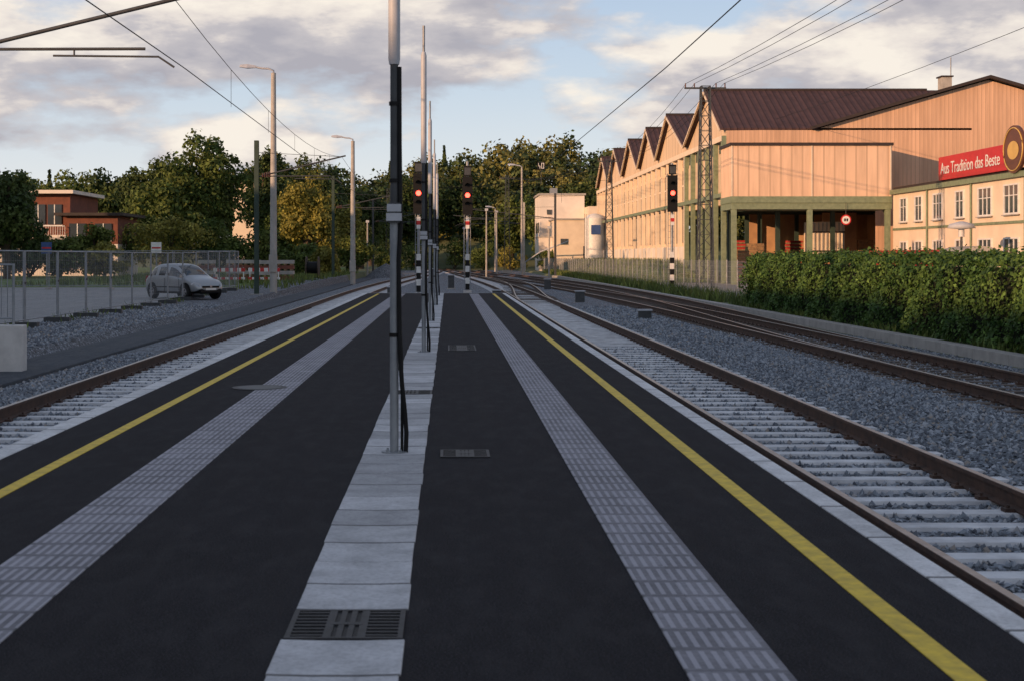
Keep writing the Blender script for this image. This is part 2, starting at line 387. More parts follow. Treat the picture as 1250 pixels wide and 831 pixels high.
def pole(x,y):
    mb=MB()
    mb.tube([(x,y,.0),(x,y,.012)],.10,'galv',16)
    mb.tube([(x,y,0),(x,y,1.8)],.034,'galv',14); mb.tube([(x,y,1.8),(x,y,3.06)],.032,'dkgrey',14)
    for i in range(4):
        w=i*math.pi/2+.78; mb.tube([(x+.075*math.cos(w),y+.075*math.sin(w),.01),(x+.075*math.cos(w),y+.075*math.sin(w),.03)],.01,'galv',6)
    mb.box(x-.06,x+.06,y-.075,y+.02,1.80,1.86,'ltgrey'); mb.box(x-.055,x+.055,y-.07,y+.02,1.872,1.93,'ltgrey'); mb.box(x-.045,x+.045,y-.06,y+.02,1.785,1.94,'dkgrey')
    mb.tube([(x,y,3.02),(x,y,3.06),(x,y,4.74),(x,y,4.8)],[.04,.047,.047,.03],'ltgrey',16)
    mb.tube([(x,y,4.8),(x,y,5.22)],.022,'galv',10)
    c=[(x+.04,y-.01,3.0),(x+.042,y-.01,2.4),(x+.05,y-.01,1.75),(x+.035,y-.02,1.5),(x+.04,y-.03,1.1),(x+.045,y-.03,.8),(x+.06,y-.03,.55),(x+.085,y-.02,.3),(x+.095,y,.15),(x+.09,y,.0)]
    mb.tube(c,.019,'black',8)
    c=[(x+.035,y+.03,1.75),(x+.03,y+.03,1.3),(x+.06,y+.02,.7),(x+.06,y+.02,.0)]
    mb.tube(c,.012,'black',8)
    for z in (.9,2.1,2.7): mb.tube([(x,y,z),(x,y,z+.03)],.042,'black',12)
    return mb.build('platform_light_pole')
for x,y in ((-.42,11.5),(-.39,23.6),(-.43,35),(-.43,46.5),(-.43,58)): pole(x,y)
# ------------------------------------------------------------------ signals
def signal(x,y,zb,zl,top,side=1):
    mb=MB()
    mb.box(x-.22,x+.22,y-.22,y+.22,zb-.15,zb+.25,'concw')
    mb.tube([(x,y,zb),(x,y,top)],.075,'galv',10)
    for i in range(6):
        z=zb+.3+i*.32; mb.box(x-.11,x+.11,y-.11,y+.09,z,z+.32,'white' if i%2 else 'black')
    mb.box(x-.27,x+.27,y-.33,y-.08,zl-1.05,zl+1.0,'black')
    for dz,k in ((0,'lampred'),(.5,'black'),(-.5,'black')):
        c=Vector((x,y-.335,zl+dz)); mb.disc(c,(0,1,0),.13 if k=='lampred' else .1,.02,k,18)
        vs=[];fs=[]
        for j in range(9):
            w=math.pi*j/8
            for q in (0,1): vs.append((x+.15*math.cos(w),y-.33-.22*q,zl+dz+.15*math.sin(w)))
        for j in range(8): fs.append((2*j,2*j+1,2*j+3,2*j+2))
        mb.add(vs,fs,'black')
    mb.box(x-.2,x+.2,y-.28,y-.1,zl+1.05,zl+1.6,'black'); mb.box(x-.17,x+.17,y-.29,y-.284,zl+1.1,zl+1.5,'dkgrey')
    mb.box(x-.10,x+.10,y-.2,y-.18,zl-1.8,zl-1.2,'white'); mb.box(x-.10,x+.10,y-.204,y-.202,zl-1.6,zl-1.4,'red')
    for q in (-.17,.17): mb.tube([(x+q,y+.28,zb),(x+q,y+.28,zl+.9)],.018,'galv',6)
    z=zb+.4
    while z<zl+.8: mb.tube([(x-.17,y+.28,z),(x+.17,y+.28,z)],.012,'galv',5); z+=.33
    for z in (zb+1.5,zl-1.3,zl+.7): mb.box(x-.02,x+.02,y,y+.28,z,z+.04,'galv')
    return mb.build('railway_signal')
signal(-1.5,75,-.55,4.75,6.1); signal(1.05,80,-.55,4.85,6.7); signal(12.6,83,-.42,5.1,6.8)
# small equipment between the tracks beyond the platform
for x,y,h in ((2.3,70,.5),(-2.6,68,.7),(5.9,66,.55),(6.2,92,.7),(0.2,96,.9),(-1.2,110,1.2),(6.4,48,.35)):
    mb=MB(); z=-.58; mb.box(x-.2,x+.2,y-.15,y+.15,z,z+h,'dkgrey'); mb.box(x-.23,x+.23,y-.18,y+.18,z+h,z+h+.05,'ltgrey'); mb.box(x-.26,x+.26,y-.2,y+.2,z,z+.08,'conc'); mb.build('trackside_cabinet')
# ------------------------------------------------------------------ masts
def lattice(x,y,zb,zt,wb,wt,arms=(),name='lattice_mast',k='dkgrey'):
    mb=MB(); mb.box(x-wb*.8,x+wb*.8,y-wb*.8,y+wb*.8,zb-.2,zb+.3,'conc')
    n=int((zt-zb)/.75); W=lambda z:(wb+(wt-wb)*(z-zb)/(zt-zb))/2
    C=[(-1,-1),(1,-1),(1,1),(-1,1)]
    for a,b in C: mb.tube([(x+a*W(zb),y+b*W(zb),zb),(x+a*W(zt),y+b*W(zt),zt)],.045,k,4)
    for i in range(n):
        z0=zb+(zt-zb)*i/n; z1=zb+(zt-zb)*(i+1)/n; w0,w1=W(z0),W(z1)
        for q in range(4):
            a,b=C[q],C[(q+1)%4]
            if i%2: a,b=b,a
            mb.tube([(x+a[0]*w0,y+a[1]*w0,z0),(x+b[0]*w1,y+b[1]*w1,z1)],.025,k,4)
            mb.tube([(x+a[0]*w1,y+a[1]*w1,z1),(x+b[0]*w1,y+b[1]*w1,z1)],.018,k,4)
    for z,hw in arms:
        mb.box(x-hw,x+hw,y-.05,y+.05,z,z+.09,k)
        for s_ in (-1,-.55,.55,1):
            mb.tube([(x+s_*hw*.95,y,z+.09),(x+s_*hw*.95,y,z+.3)],.035,'brownsign',6)
    return mb.build(name)
lattice(13.6,78,-.42,10.55,.8,.45,((10.4,1.1),))
lattice(14.2,130,-.42,10.1,.8,.4,((9.9,1.0),))
lattice(7.6,190,-.5,12.0,.8,.4,((11.6,1.0),))
lattice(-8.3,205,-.2,11,.8,.4)
def cmast(x,y,zb,zt,ax,k='greens',tube0=None,conz=5.1):
    mb=MB(); d=1 if ax>x else -1
    mb.box(x-.3,x+.3,y-.3,y+.3,zb-.3,zb+.12,'conc')
    for q in (-.1,.1): mb.box(x-.11,x+.11,y+q-.012,y+q+.012,zb,zt,k)
    mb.box(x-.012,x+.012,y-.088,y+.088,zb,zt,k)
    a=conz+.36
    mb.tube([(x+d*.1,y,a-.02),(ax+d*.2,y,a+1.0)],.04,'dkgrey',8)
    mb.tube([(x+d*.1,y,a-.0),(ax-d*.55,y,a+.01)],.03,'dkgrey',8)
    mb.tube([(ax-d*2.3,y,a-.12),(ax-d*.3,y,a-.14),(ax,y,conz+.02)],.02,'dkgrey',6)
    mb.tube([(ax-d*1.9,y,a+.0),(ax-d*1.9,y,a-.14)],.018,'dkgrey',6)
    mb.tube([(x+d*.1,y,a+1.15),(ax+d*.1,y,a+.95)],.012,'dkgrey',6)
    for i in range(5):
        q=x+d*(.3+i*.09); zz=a+(q-x)*d/(abs(ax-x)+.2)*1.0
        mb.disc((q,y,zz),(1,0,.25),.085,.03,'brownsign',12); mb.disc((q,y,a),(1,0,0),.07,.03,'brownsign',12)
    return mb.build('catenary_mast')
cmast(-9.3,28,-.45,7.6,-5.2)
cmast(-9.35,72,-.4,7.2,-5.2); cmast(-9.2,118,-.2,8.0,-4.6); cmast(10.9,150,-.5,8,1.6,'dkgrey'); cmast(-8.4,165,-.2,8,-3.2,'dkgrey')
cmast(9.0,175,-.5,8,.8,'conc')
def wire(pts,sag,mb,r=.011,seg=10):
    P=[]
    for a,b in zip(pts[:-1],pts[1:]):
        for i in range(seg):
            t=i/seg; P.append((a[0]+(b[0]-a[0])*t,a[1]+(b[1]-a[1])*t,a[2]+(b[2]-a[2])*t-4*sag*t*(1-t)))
    P.append(pts[-1]); mb.tube(P,r,'black',5)
mb=MB()
sup=[-20,28,72,118,165,210]
for c,xx,ms_ in ((cL,-.3,1),(c1,.0,0)):
    wire([(c(y)+xx+(.2 if i%2 else -.1),y,5.1) for i,y in enumerate(sup)],0.0,mb,.010,4)
    if ms_:
        wire([(c(y)+xx,y,6.42) for i,y in enumerate(sup)],.75,mb,.008,12)
        for a,b in zip(sup[:-1],sup[1:]):
            for i in range(1,6):
                t=i/6; yy=a+(b-a)*t; z=6.42-4*.75*t*(1-t)
                mb.tube([(c(yy)+xx,yy,5.11),(c(yy)+xx,yy,z)],.006,'black',4)
mb.build('overhead_wire')
mb=MB()
for o,z,r in ((-1.0,10.7,.012),(-.55,10.7,.012),(.55,10.7,.012),(1.0,10.7,.012)):
    wire([(13.6+o*1.3+1.0,-10,11.0),(13.6+o,78,z),(14.2+o*.9,130,z-.6),(7.6+o*.9,190,11.8)],.9,mb,r)
wire([(23.5,-5,12.0),(24.0,108,11.6)],.8,mb,.014)
wire([(14.2,130,9.4),(-8.4,130,8.0)],.9,mb,.02); wire([(14.2,130,8.3),(-8.4,130,7.2)],.05,mb,.015); wire([(14.2,130,7.0),(-8.4,130,6.4)],.05,mb,.012)
for xx in (-4.6,3,7.6,10): mb.tube([(xx,130,8.4),(xx,130,6.3)],.015,'black',4)
mb.build('power_line')
mb=MB(); mb.box(7.85,8.55,129.9,129.98,9.2,9.9,'black')
mb.tube([(8.2,130,9.2),(8.2,130,7.9)],.03,'dkgrey',6); mb.box(7.95,8.12,129.88,129.898,9.5,9.55,'white'); mb.box(8.07,8.12,129.88,129.898,9.3,9.499,'white');mb.box(7.95,7.99,129.88,129.898,9.551,9.78,'white')
mb.box(8.22,8.27,129.88,129.898,9.3,9.8,'white');mb.box(8.40,8.45,129.88,129.898,9.3,9.8,'white');mb.box(8.271,8.399,129.88,129.898,9.3,9.35,'white');mb.box(8.271,8.399,129.88,129.898,9.75,9.8,'white')
mb.build('speed_limit_sign')
mb=MB(); mb.tube([(-8.4,130,-.2),(-8.4,130,8.3)],[.14,.10],'greens',8); mb.build('headspan_mast')
def lamp(x,y,zb,zt,reach,r=.19):
    mb=MB(); mb.tube([(x,y,zb-.1),(x,y,zb+(zt-zb)*.5),(x,y,zt)],[r,r*.85,r*.66],'conc',14)
    mb.tube([(x,y,zt-.25),(x,y,zt+.12),(x-.25,y,zt+.22),(x-reach*.6,y,zt+.24),(x-reach,y,zt+.32)],.055,'ltgrey',8)
    X=x-reach
    vs=[(X-.75,y-.08,.30),(X-.75,y+.08,.30),(X-.35,y+.17,.24),(X+.1,y+.08,.26),(X+.1,y-.08,.26),(X-.35,y-.17,.24),(X-.72,y,.43),(X-.35,y,.46),(X+.1,y,.38)]
    vs=[(a,b,zt+c) for a,b,c in vs]
    mb.add(vs,[(0,1,6),(1,2,7,6),(2,3,8,7),(3,4,8),(4,5,7,8),(5,0,6,7)],'ltgrey',False); mb.add([vs[i] for i in range(6)],[(0,5,4,3,2,1)],'glassL')
    mb.box(x-r*1.1,x+r*1.1,y-r*1.3,y-r*.6,zb+1.0,zb+1.9,'conc')
    return mb.build('street_lamp')
lamp(-9.0,76,-.25,11.0,1.0); lamp(-7.3,113,-.6,10.4,.9,.21)
lamp(8.0,160,-.6,11.2,.8,.14); lamp(6.4,200,-.6,8,.6,.13)
for x,y,h in ((3.9,150,6.2),(5.6,170,6.6),(2.0,185,5),(-3.5,215,6),(9.6,140,4.2),(-8.2,150,5)):
    mb=MB(); mb.tube([(x,y,-.6),(x,y,h)],[.11,.07],'conc',8); mb.box(x-.16,x+.16,y-.1,y+.1,h,h+.25,'ltgrey'); mb.build('track_light_pole')
# ------------------------------------------------------------------ foliage
def quads(P,Nn,size,jit=.6):
    n=len(P); d=Nn+R.normal(0,jit,(n,3)); d/=np.linalg.norm(d,axis=1)[:,None]+1e-9
    r=R.normal(0,1,(n,3)); a=np.cross(d,r); a/=np.linalg.norm(a,axis=1)[:,None]+1e-9; b=np.cross(d,a)
    s=(size*R.uniform(.55,1.3,n))[:,None]
    V=np.stack([P-a*s*.5,P-b*s*.36+a*s*.05,P+a*s*.55,P+b*s*.36],1).reshape(-1,3)
    F=np.arange(4*n).reshape(-1,4); return V,F
def crown_pts(c,rad,n,nb,br=(.22,.42),flat=0):
    c=np.array(c);rad=np.array(rad)
    u=R.normal(0,1,(nb,3)); u/=np.linalg.norm(u,axis=1)[:,None]
    rr=R.uniform(.25,.9,(nb,1))**.7
    bc=u*rr; bc[:,2]=np.where(bc[:,2]<-.75,-.6,bc[:,2])
    bs=R.uniform(*br,nb)*(1.15-.4*np.abs(bc[:,2]))
    idx=R.choice(nb,n,p=bs**2/np.sum(bs**2))
    v=R.normal(0,1,(n,3)); v/=np.linalg.norm(v,axis=1)[:,None]
    v[:,2]=np.where(v[:,2]<-.5,-v[:,2]*.6,v[:,2])
    q=R.uniform(.72,1.08,(n,1)); lump=1+.18*np.sin(v[:,[0]]*7+idx[:,None])*np.cos(v[:,[1]]*6)
    P=(bc[idx]+v*bs[idx][:,None]*q*lump)*rad+c
    return P,v,bc*rad+c
def tree(x,y,h,rad,base=.18,n=6000,size=.42,k='leaf',nb=38,name='tree',zs=1.0):
    zb=gz(x,y)-.1; mb=MB(); cz=zb+h*(base+(1-base)/2); rz=h*(1-base)/2
    P,v,bc=crown_pts((x,y,cz),(rad*.85,rad*.85,rz*.88),int(n*1.45),nb)
    V,F=quads(P,v,size*.88); mb.addarr(V,F,k)
    tr=h*.022+.05; lean=random.uniform(-.3,.3)
    mb.tube([(x,y,zb),(x+lean*.3,y,zb+h*.25),(x+lean,y,zb+h*.55),(x+lean,y,zb+h*.85)],[tr*1.3,tr,tr*.7,tr*.15],'bark',9)
    for b in bc[:12]:
        z0=zb+h*random.uniform(.2,.5); s=Vector((x+lean*.5,y,z0)); e=Vector(b); m=(s+e)/2+Vector((0,0,.05*h))
        mb.tube([s,m,e],[tr*.5,tr*.32,tr*.1],'bark',6)
    return mb.build(name)
def shrub(x,y,h,rad,k,n=3600,size=.27,name='bush'):
    zb=gz(x,y); mb=MB(); P,v,bc=crown_pts((x,y,zb+h*.48),(rad,rad*.8,h*.52),n,18,(.3,.5))
    P[:,2]=np.maximum(P[:,2],zb+.05); V,F=quads(P,v,size); mb.addarr(V,F,k)
    for b in bc[:8]: mb.tube([(x,y,zb),((x+b[0])/2+.1,(y+b[1])/2,(zb+b[2])/2+.2),tuple(b)],[.08,.05,.02],'bark',5)
    return mb.build(name)
tree(-30.0,155,13.0,5.0,.05,8000,.48,'leafd'); tree(-24.6,150,14.8,5.1,.08,9500,.48,'leaf'); tree(-27.5,146,10.5,4.4,.03,7000,.45,'leaf')
tree(-20.4,165,14.2,3.4,.06,5500,.45,'leafd'); tree(-32.3,108,8.4,3.3,.03,6500,.36,'leafd'); tree(-35.5,112,8.0,3.2,.05,4500,.34,'leafd')
tree(-13.2,140,9.6,3.3,.02,6500,.36,'leafy'); tree(-16,150,8.6,2.9,.02,4500,.38,'leaf'); tree(-10.6,160,8.2,2.2,.03,3500,.36,'leafy')
tree(-16.5,185,15.5,4.4,.05,5500,.52,'leafd'); tree(-11.8,200,13.0,4.2,.04,5000,.52,'leafd'); tree(-22,190,15.3,4.4,.05,4500,.55,'leafd')
tree(-38,170,12.2,5.0,.05,5000,.55,'leafd'); tree(-46,178,12.5,5.2,.05,5000,.55,'leaf'); tree(-54,185,13,5.4,.05,4500,.6,'leaf')
tree(3.0,246,17.5,5.8,.02,6500,.65,'leafd'); tree(-5.2,243,16.8,5.4,.02,6000,.65,'leafd'); tree(10.5,242,13,5.2,.02,5500,.65,'leaf'); tree(-12.5,238,14,5,.02,5000,.65,'leaf')
tree(17,236,13,4.8,.02,5000,.6,'leaf'); tree(22,240,15,4.8,.02,4500,.6,'leafd')
tree(-28.2,118,4.6,1.9,.1,3000,.28,'leaf')
for x,y,h,r,k in ((-29,128,4.6,3.4,'leaf'),(-24.3,126,5.2,3.4,'leafy'),(-20.3,128,4.8,2.8,'leaf'),(-17.2,130,4.2,2.6,'leaf'),(-33.5,118,3.6,2.8,'leafd'),(-30.5,116,3.4,2.2,'leaf'),(-26.5,114,2.6,1.8,'leafy'),(-9.7,150,3.6,1.8,'leaf'),(-10.8,175,4.5,2.4,'leafd'),(-7.6,190,3.2,1.8,'leaf'),(-13,128,2.6,2.0,'leaf'),(-10.4,124,2.4,1.3,'leafy'),(-8.5,215,5,3,'leafd'),(5.5,228,4.2,2.6,'leaf'),(9.5,225,3.6,2.4,'leafy'),(14.4,205,3.0,2.2,'leaf'),(-4.8,232,4.4,2.6,'leaf'),(1,236,5,3,'leaf')):
    shrub(x,y,h,r,k)
mb=MB(); PP=[];NN=[];PC=[];NC=[]
for y0,sc_,off in ((258,.62,0),(270,.8,3),(285,.95,1),(310,1.0,4)):
    x=-118+off
    while x<66:
        xx=x+random.uniform(-1.5,1.5); yy=y0+random.uniform(-5,5); zb=gz(xx,yy)
        top=np.interp(xx*276/yy,HX,HZ)*sc_*(yy/276)+random.uniform(-1.8,1.2); h=max(7,top-zb)
        if random.random()<(.12 if xx<5 else .03):
            n=700; t=R.uniform(0,1,n); a=R.uniform(0,6.28,n); r=(1-t)*3.0*R.uniform(.5,1.05,n)*(1-.25*np.mod(t*9,1))
            P=np.stack([xx+r*np.cos(a),yy+r*np.sin(a),zb+1+t*(h+.3)],1); v=np.stack([np.cos(a),np.sin(a),np.full(n,.3)],1); PC.append(P);NC.append(v)
        else:
            w=random.uniform(3.6,5.6)
            P,v,_=crown_pts((xx,yy,zb+h*.5),(w,w*.85,h*.5),1700,22,(.28,.44)); PP.append(P);NN.append(v)
        x+=random.uniform(4.4,7.0)
V,F=quads(np.concatenate(PP),np.concatenate(NN),.82,.45); mb.addarr(V,F,'leaff')
V,F=quads(np.concatenate(PC),np.concatenate(NC),.7,.5); mb.addarr(V,F,'leafd')
mb.build('distant_forest')
# hedge
mb=MB(); n=66000
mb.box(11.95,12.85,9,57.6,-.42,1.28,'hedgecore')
f=R.uniform(0,1,n); Y=9+(58-9)*R.uniform(0,1,n)**1.0
P=np.zeros((n,3)); Nv=np.zeros((n,3))
a=f<.6; b=(f>=.6)&(f<.95); c=f>=.95
lum=.10*np.sin(Y*1.7)+.07*np.sin(Y*4.3+1)+.05*np.sin(Y*9)
Z=R.uniform(-.42,1.5,n)
P[a]=np.stack([11.78-R.uniform(0,.18,n)[a]+lum[a]*.6+.10*np.sin(Z*4+Y*2)[a]+.1*(Z[a]>1.3),Y[a],Z[a]],1); Nv[a]=(-1,0,.5)
P[b]=np.stack([R.uniform(11.75,13,n)[b],Y[b],1.42+lum[b]*.8+np.abs(R.normal(0,.09,n))[b]],1); Nv[b]=(0,0,1)
P[c]=np.stack([R.uniform(11.75,13,n)[c],57.9+R.uniform(-.1,.15,n)[c],Z[c]],1); Nv[c]=(0,1,0)
V,F=quads(P,Nv,.10,.6); mb.addarr(V,F,'hedge'); mb.build('hedge')
mb=MB(); 
y=5
while y<150: mb.box(11.02,11.34,y,y+.99,-.75,-.38,'conc'); y+=1
mb.build('kerb',bevel=.01)
def blades(n,x0,x1,y0,y1,h,zf):
    X=R.uniform(x0,x1,n);Y=R.uniform(y0,y1,n); kk=np.sin(X*2.1+Y*.7)+np.sin(Y*1.3)+R.normal(0,.6,n)>-.2
    X=X[kk];Y=Y[kk];n=len(X); Z=np.array([zf(a,b) for a,b in zip(X,Y)]); H=h*R.uniform(.4,1.2,n); a=R.uniform(0,6.28,n); w=.03+.02*h
    dx=np.cos(a)*w;dy=np.sin(a)*w; l=R.normal(0,.3,(n,2))*H[:,None]
    V=np.stack([np.stack([X-dx,Y-dy,Z],1),np.stack([X+dx,Y+dy,Z],1),np.stack([X+l[:,0],Y+l[:,1],Z+H],1)],1).reshape(-1,3)
    return V,np.arange(3*n).reshape(-1,3)
def bank(x,y): return -.42+1.35*ss(13.2,17,x)*ss(112,126,y)
mb=MB(); V,F=blades(9000,11.4,12.8,58,180,.55,lambda x,y:gz(x,y)); mb.addarr(V,F,'grassb')
V,F=blades(1500,11.36,11.75,14,58,.22,lambda x,y:gz(x,y)); mb.addarr(V,F,'grassb')
V,F=blades(12000,13.2,19.8,112,200,.5,bank); mb.addarr(V,F,'grassb')
V,F=blades(9000,-26,-12.6,86,128,.4,gz); mb.addarr(V,F,'grassb')
V,F=blades(2600,-11.9,-9,80,150,.5,gz); mb.addarr(V,F,'grassb')
V,F=blades(500,-12.1,-11.3,34,80,.25,gz); mb.addarr(V,F,'grassb')
mb.build('grass')
mb=MB(); gx=[13.2,14,15,16,17,19.9]; gy=[112,116,120,126,160,204]; n=len(gx)
mb.add([(x,y,bank(x,y)+.012) for y in gy for x in gx],[(j*n+i,j*n+i+1,(j+1)*n+i+1,(j+1)*n+i) for j in range(len(gy)-1) for i in range(n-1)],'grass',True); mb.build('grass_bank')
# ------------------------------------------------------------------ fences
def fence_y(x,y0,y1,z0,h,name,step=2.5,wire_=.11,k='galv'):
    mb=MB(); y=y0
    while y<=y1: mb.tube([(x,y,z0),(x,y,z0+h+.06)],.028,k,6); y+=step
    y=y0
    while y<=y1: mb.box(x-.003,x+.003,y-.003,y+.003,z0+.05,z0+h,k); y+=wire_
    for i in range(8): z=z0+.06+(h-.06)*i/7; mb.box(x-.006,x-.003,y0,y1,z-.004,z+.004,k)
    return mb.build(name)
fence_y(12.95,58.5,200,-.42,1.75,'mesh_fence',2.5,.14)
def temp_fence():
    mb=MB(); y=33.5; x=-11.6
    while y<80:
        z=gz(x,y); y1=y+3.4; T=.024
        for yy in (y+.04,y1-.04): mb.tube([(x,yy,z+.05),(x,yy,z+2.12)],T,'galv',8)
        for zz in (z+.22,z+2.1): mb.tube([(x,y+.04,zz),(x,y1-.04,zz)],T*.8,'galv',6)
        q=y+.14
        while q<y1-.06: mb.box(x-.002,x+.002,q-.002,q+.002,z+.22,z+2.1,'galv'); q+=.10
        for i in range(1,7): mb.box(x+.002,x+.005,y+.04,y1-.04,z+.22+i*.27,z+.224+i*.27,'galv')
        mb.box(x-.38,x+.38,y-.16,y+.10,z,z+.16,'dkgrey')
        mb.box(x-.04,x+.04,y-.07,y+.07,z+1.2,z+1.26,'dkgrey')
        y=y1+.04
    xx=-11.6
    while xx>-30:
        z=gz(xx,80.5); x1=xx-3.4
        for q in (xx-.04,x1+.04): mb.tube([(q,80.5,z),(q,80.5,z+2.1)],.021,'galv',8)
        for zz in (z+.22,z+2.1): mb.tube([(xx,80.5,zz),(x1,80.5,zz)],.017,'galv',6)
        q=x1+.14
        while q<xx: mb.box(q-.002,q+.002,80.498,80.502,z+.22,z+2.1,'galv'); q+=.12
        mb.box(xx-.12,xx+.1,80.2,80.8,z,z+.12,'conc'); xx=x1
    return mb.build('construction_fence')
temp_fence()
mb=MB(); mb.box(-13,-7.75,26.8,27.15,-.7,.28,'concw'); mb.build('concrete_wall',bevel=.02)
mb=MB()
for x in (-7.95,-9.5,-11,-12.5): mb.tube([(x,26.97,.26),(x,26.97,1.4)],.024,'galv',8)
for z in (.4,1.38): mb.tube([(-13,26.97,z),(-7.93,26.97,z)],.02,'galv',8)
x=-12.9
while x<-8: mb.tube([(x,26.97,.4),(x,26.97,1.38)],.009,'galv',6); x+=.11
mb.build('metal_railing')
# ------------------------------------------------------------------ factory
fx=group('factory_building',(30,140,-.42))
X0=20.2
pk=[114,133.7,147.5,162,176,190]; vl=[107,124,141,154.5,169,183,197]; ze=10.67; zp=14.2
mb=MB()
for i in range(6):
    a,b,p=vl[i],vl[i+1],pk[i]; z0=5.35 if i==0 else -.42
    mb.add([(X0,a,z0),(X0,b,z0),(X0,b,ze),(X0,p,zp),(X0,a,ze)],[(0,4,3,2,1)],'cladY')
mb.build('track_side_wall',fx)
mb=MB()
for i in range(6):
    a,b,p=vl[i],vl[i+1],pk[i]
    for (y0,za,y1,zb_) in ((a,ze,p,zp),(b,ze,p,zp)):
        xl=X0-.45; xr=46 if i else 38.0
        mb.add([(xl,y0,za+.05),(xr,y0,za+.05),(xr,y1,zb_+.05),(xl,y1,zb_+.05),(xl,y0,za+.2),(xr,y0,za+.2),(xr,y1,zb_+.2),(xl,y1,zb_+.2)],
               [(0,1,2,3),(4,5,6,7),(0,1,5,4),(3,2,6,7),(0,3,7,4),(1,2,6,5)],'roof')
    mb.tube([(X0-.46,p,zp+.22),(44 if i else 37,p,zp+.22)],.12,'roofd',6)
    for (y0,y1) in ((a+.1,p),(b-.1,p)):
        mb.tube([(X0-.47,y0,ze+.03),(X0-.47,y1,zp+.03)],.10,'cream',4)
mb.build('roof',fx)
mb=MB()
for i in range(6):
    a,b=vl[i],vl[i+1]; n=max(3,round((b-a)/3.4)); w=(b-a)/n
    for j in range(n+1):
        y=a+w*j; y=min(max(y,a+.2),b-.2); z0=-.42
        mb.box(X0-.34,X0-.002,y-.17,y+.17,z0,ze-.35,'greenl' if (i==0) else 'cream')
    for j in range(n):
        y0=a+w*j+.45;y1=a+w*(j+1)-.45
        if i:
            mb.box(X0-.06,X0-.003,y0,y1,2.7,5.6,'glass'); mb.box(X0-.10,X0-.003,y0-.1,y1+.1,5.602,5.75,'roofd')
            mb.box(X0-.05,X0-.003,y0,y1,6.3,8.9,'glass'); mb.box(X0-.10,X0-.003,y0,y1,7.5,7.65,'cream')
        else: mb.box(X0-.05,X0-.003,y0,y1,6.3,8.9,'cladY')
        mb.box(X0-.05,X0-.003,y0+.25,y1-.25,9.15,9.95,'glass')
    mb.box(X0-.4,X0-.345,a+.02,b-.02,ze-.75,ze-.35,'cream'); 
    if i: mb.box(X0-.30,X0-.07,a+.4,b-.4,-.42,2.4,'whiter')
    mb.box(X0-.42,X0-.345,a+.02,b-.02,5.85,6.15,'greenl')
mb.build('side_frames',fx)
mb=MB()
Yf=107
mb.add([(X0,Yf,5.35),(26.9,Yf,5.35),(26.9,Yf,ze+.1),(X0,Yf,ze+.02)],[(0,1,2,3)],'cladX')
mb.add([(26.9,Yf,5.35),(31,Yf,5.35),(31,Yf,-.42),(51.5,Yf,-.42),(51.5,Yf,10.85),(39.2,Yf,14.35),(26.9,Yf,10.85)],[(0,1,2,3,4,5,6)],'cladX')
mb.build('front_wall',fx)
mb=MB()
for xa,za,xb,zb_ in ((26.3,10.75,39.2,14.45),(52.1,10.75,39.2,14.45)):
    mb.add([(xa,Yf-.5,za),(xb,Yf-.5,zb_),(xb,160,zb_),(xa,160,za),(xa,Yf-.5,za+.22),(xb,Yf-.5,zb_+.22),(xb,160,zb_+.22),(xa,160,za+.22)],[(0,1,2,3),(4,5,6,7),(0,1,5,4),(0,3,7,4),(1,2,6,5),(2,3,7,6)],'roofd')
mb.box(36.2,36.9,108,109,13.6,14.7,'conc'); mb.box(36.1,37.0,107.9,109.1,14.702,14.8,'roofd'); mb.tube([(37.5,110,14),(37.5,110,16.4)],.04,'galv',6)
mb.build('main_roof',fx)
mb=MB(); cx0,cx1,cy=19.8,31.0,103.0
mb.box(cx0,cx1,cy,106.98,5.4,9.3,'cladL'); mb.build('canopy_panel',fx)
mb=MB()
mb.box(cx0-.12,cx1+.1,cy-.12,106.97,9.3,9.5,'roofd')
mb.box(cx0-.06,cx1,cy-.06,cy-.002,5.3,5.75,'greenl'); mb.box(cx0-.06,cx0-.002,cy,106.9,5.3,5.75,'greenl')
for x in (cx0+.02,25.4,cx1-.1): mb.box(x-.05,x+.05,cy-.05,cy-.003,5.752,9.28,'cream')
mb.box(cx0,cx1,cy+.02,106.9,4.85,5.3,'greenl')
for x in (cx0+.2,25.3,cx1-.25):
    mb.box(x-.17,x+.17,cy+.05,cy+.39,-.42,4.84,'greenl')
    mb.add([(x-.06,cy+.1,4.84),(x+.06,cy+.1,4.84),(x+.06,cy+.1,4.0),(x-.06,cy+.1,4.0),(x-.06,cy+1.2,4.84),(x+.06,cy+1.2,4.84)],[(0,1,2,3),(0,3,4),(1,5,2),(2,5,4,3)],'greenl')
for x in (20.5,24,28,31.3,35):
    for y in (107.4,113.6,118.5): mb.box(x-.15,x+.15,y-.15,y+.15,-.42,5.3,'greens')
for y in (110,114,118,122): mb.box(20.3,45,y-.1,y+.1,4.9,5.3,'greens')
mb.build('canopy_frame',fx)
mb=MB(); mb.box(20.3,45,107.2,123.8,5.31,5.42,'interior'); mb.box(24.5,45,119.8,120,-.42,5.3,'interior'); mb.box(34,34.2,107.2,119.7,-.42,5.3,'interior'); mb.box(28.6,31.2,112.6,112.8,-.42,4.88,'interior')
mb.build('interior_walls',fx)
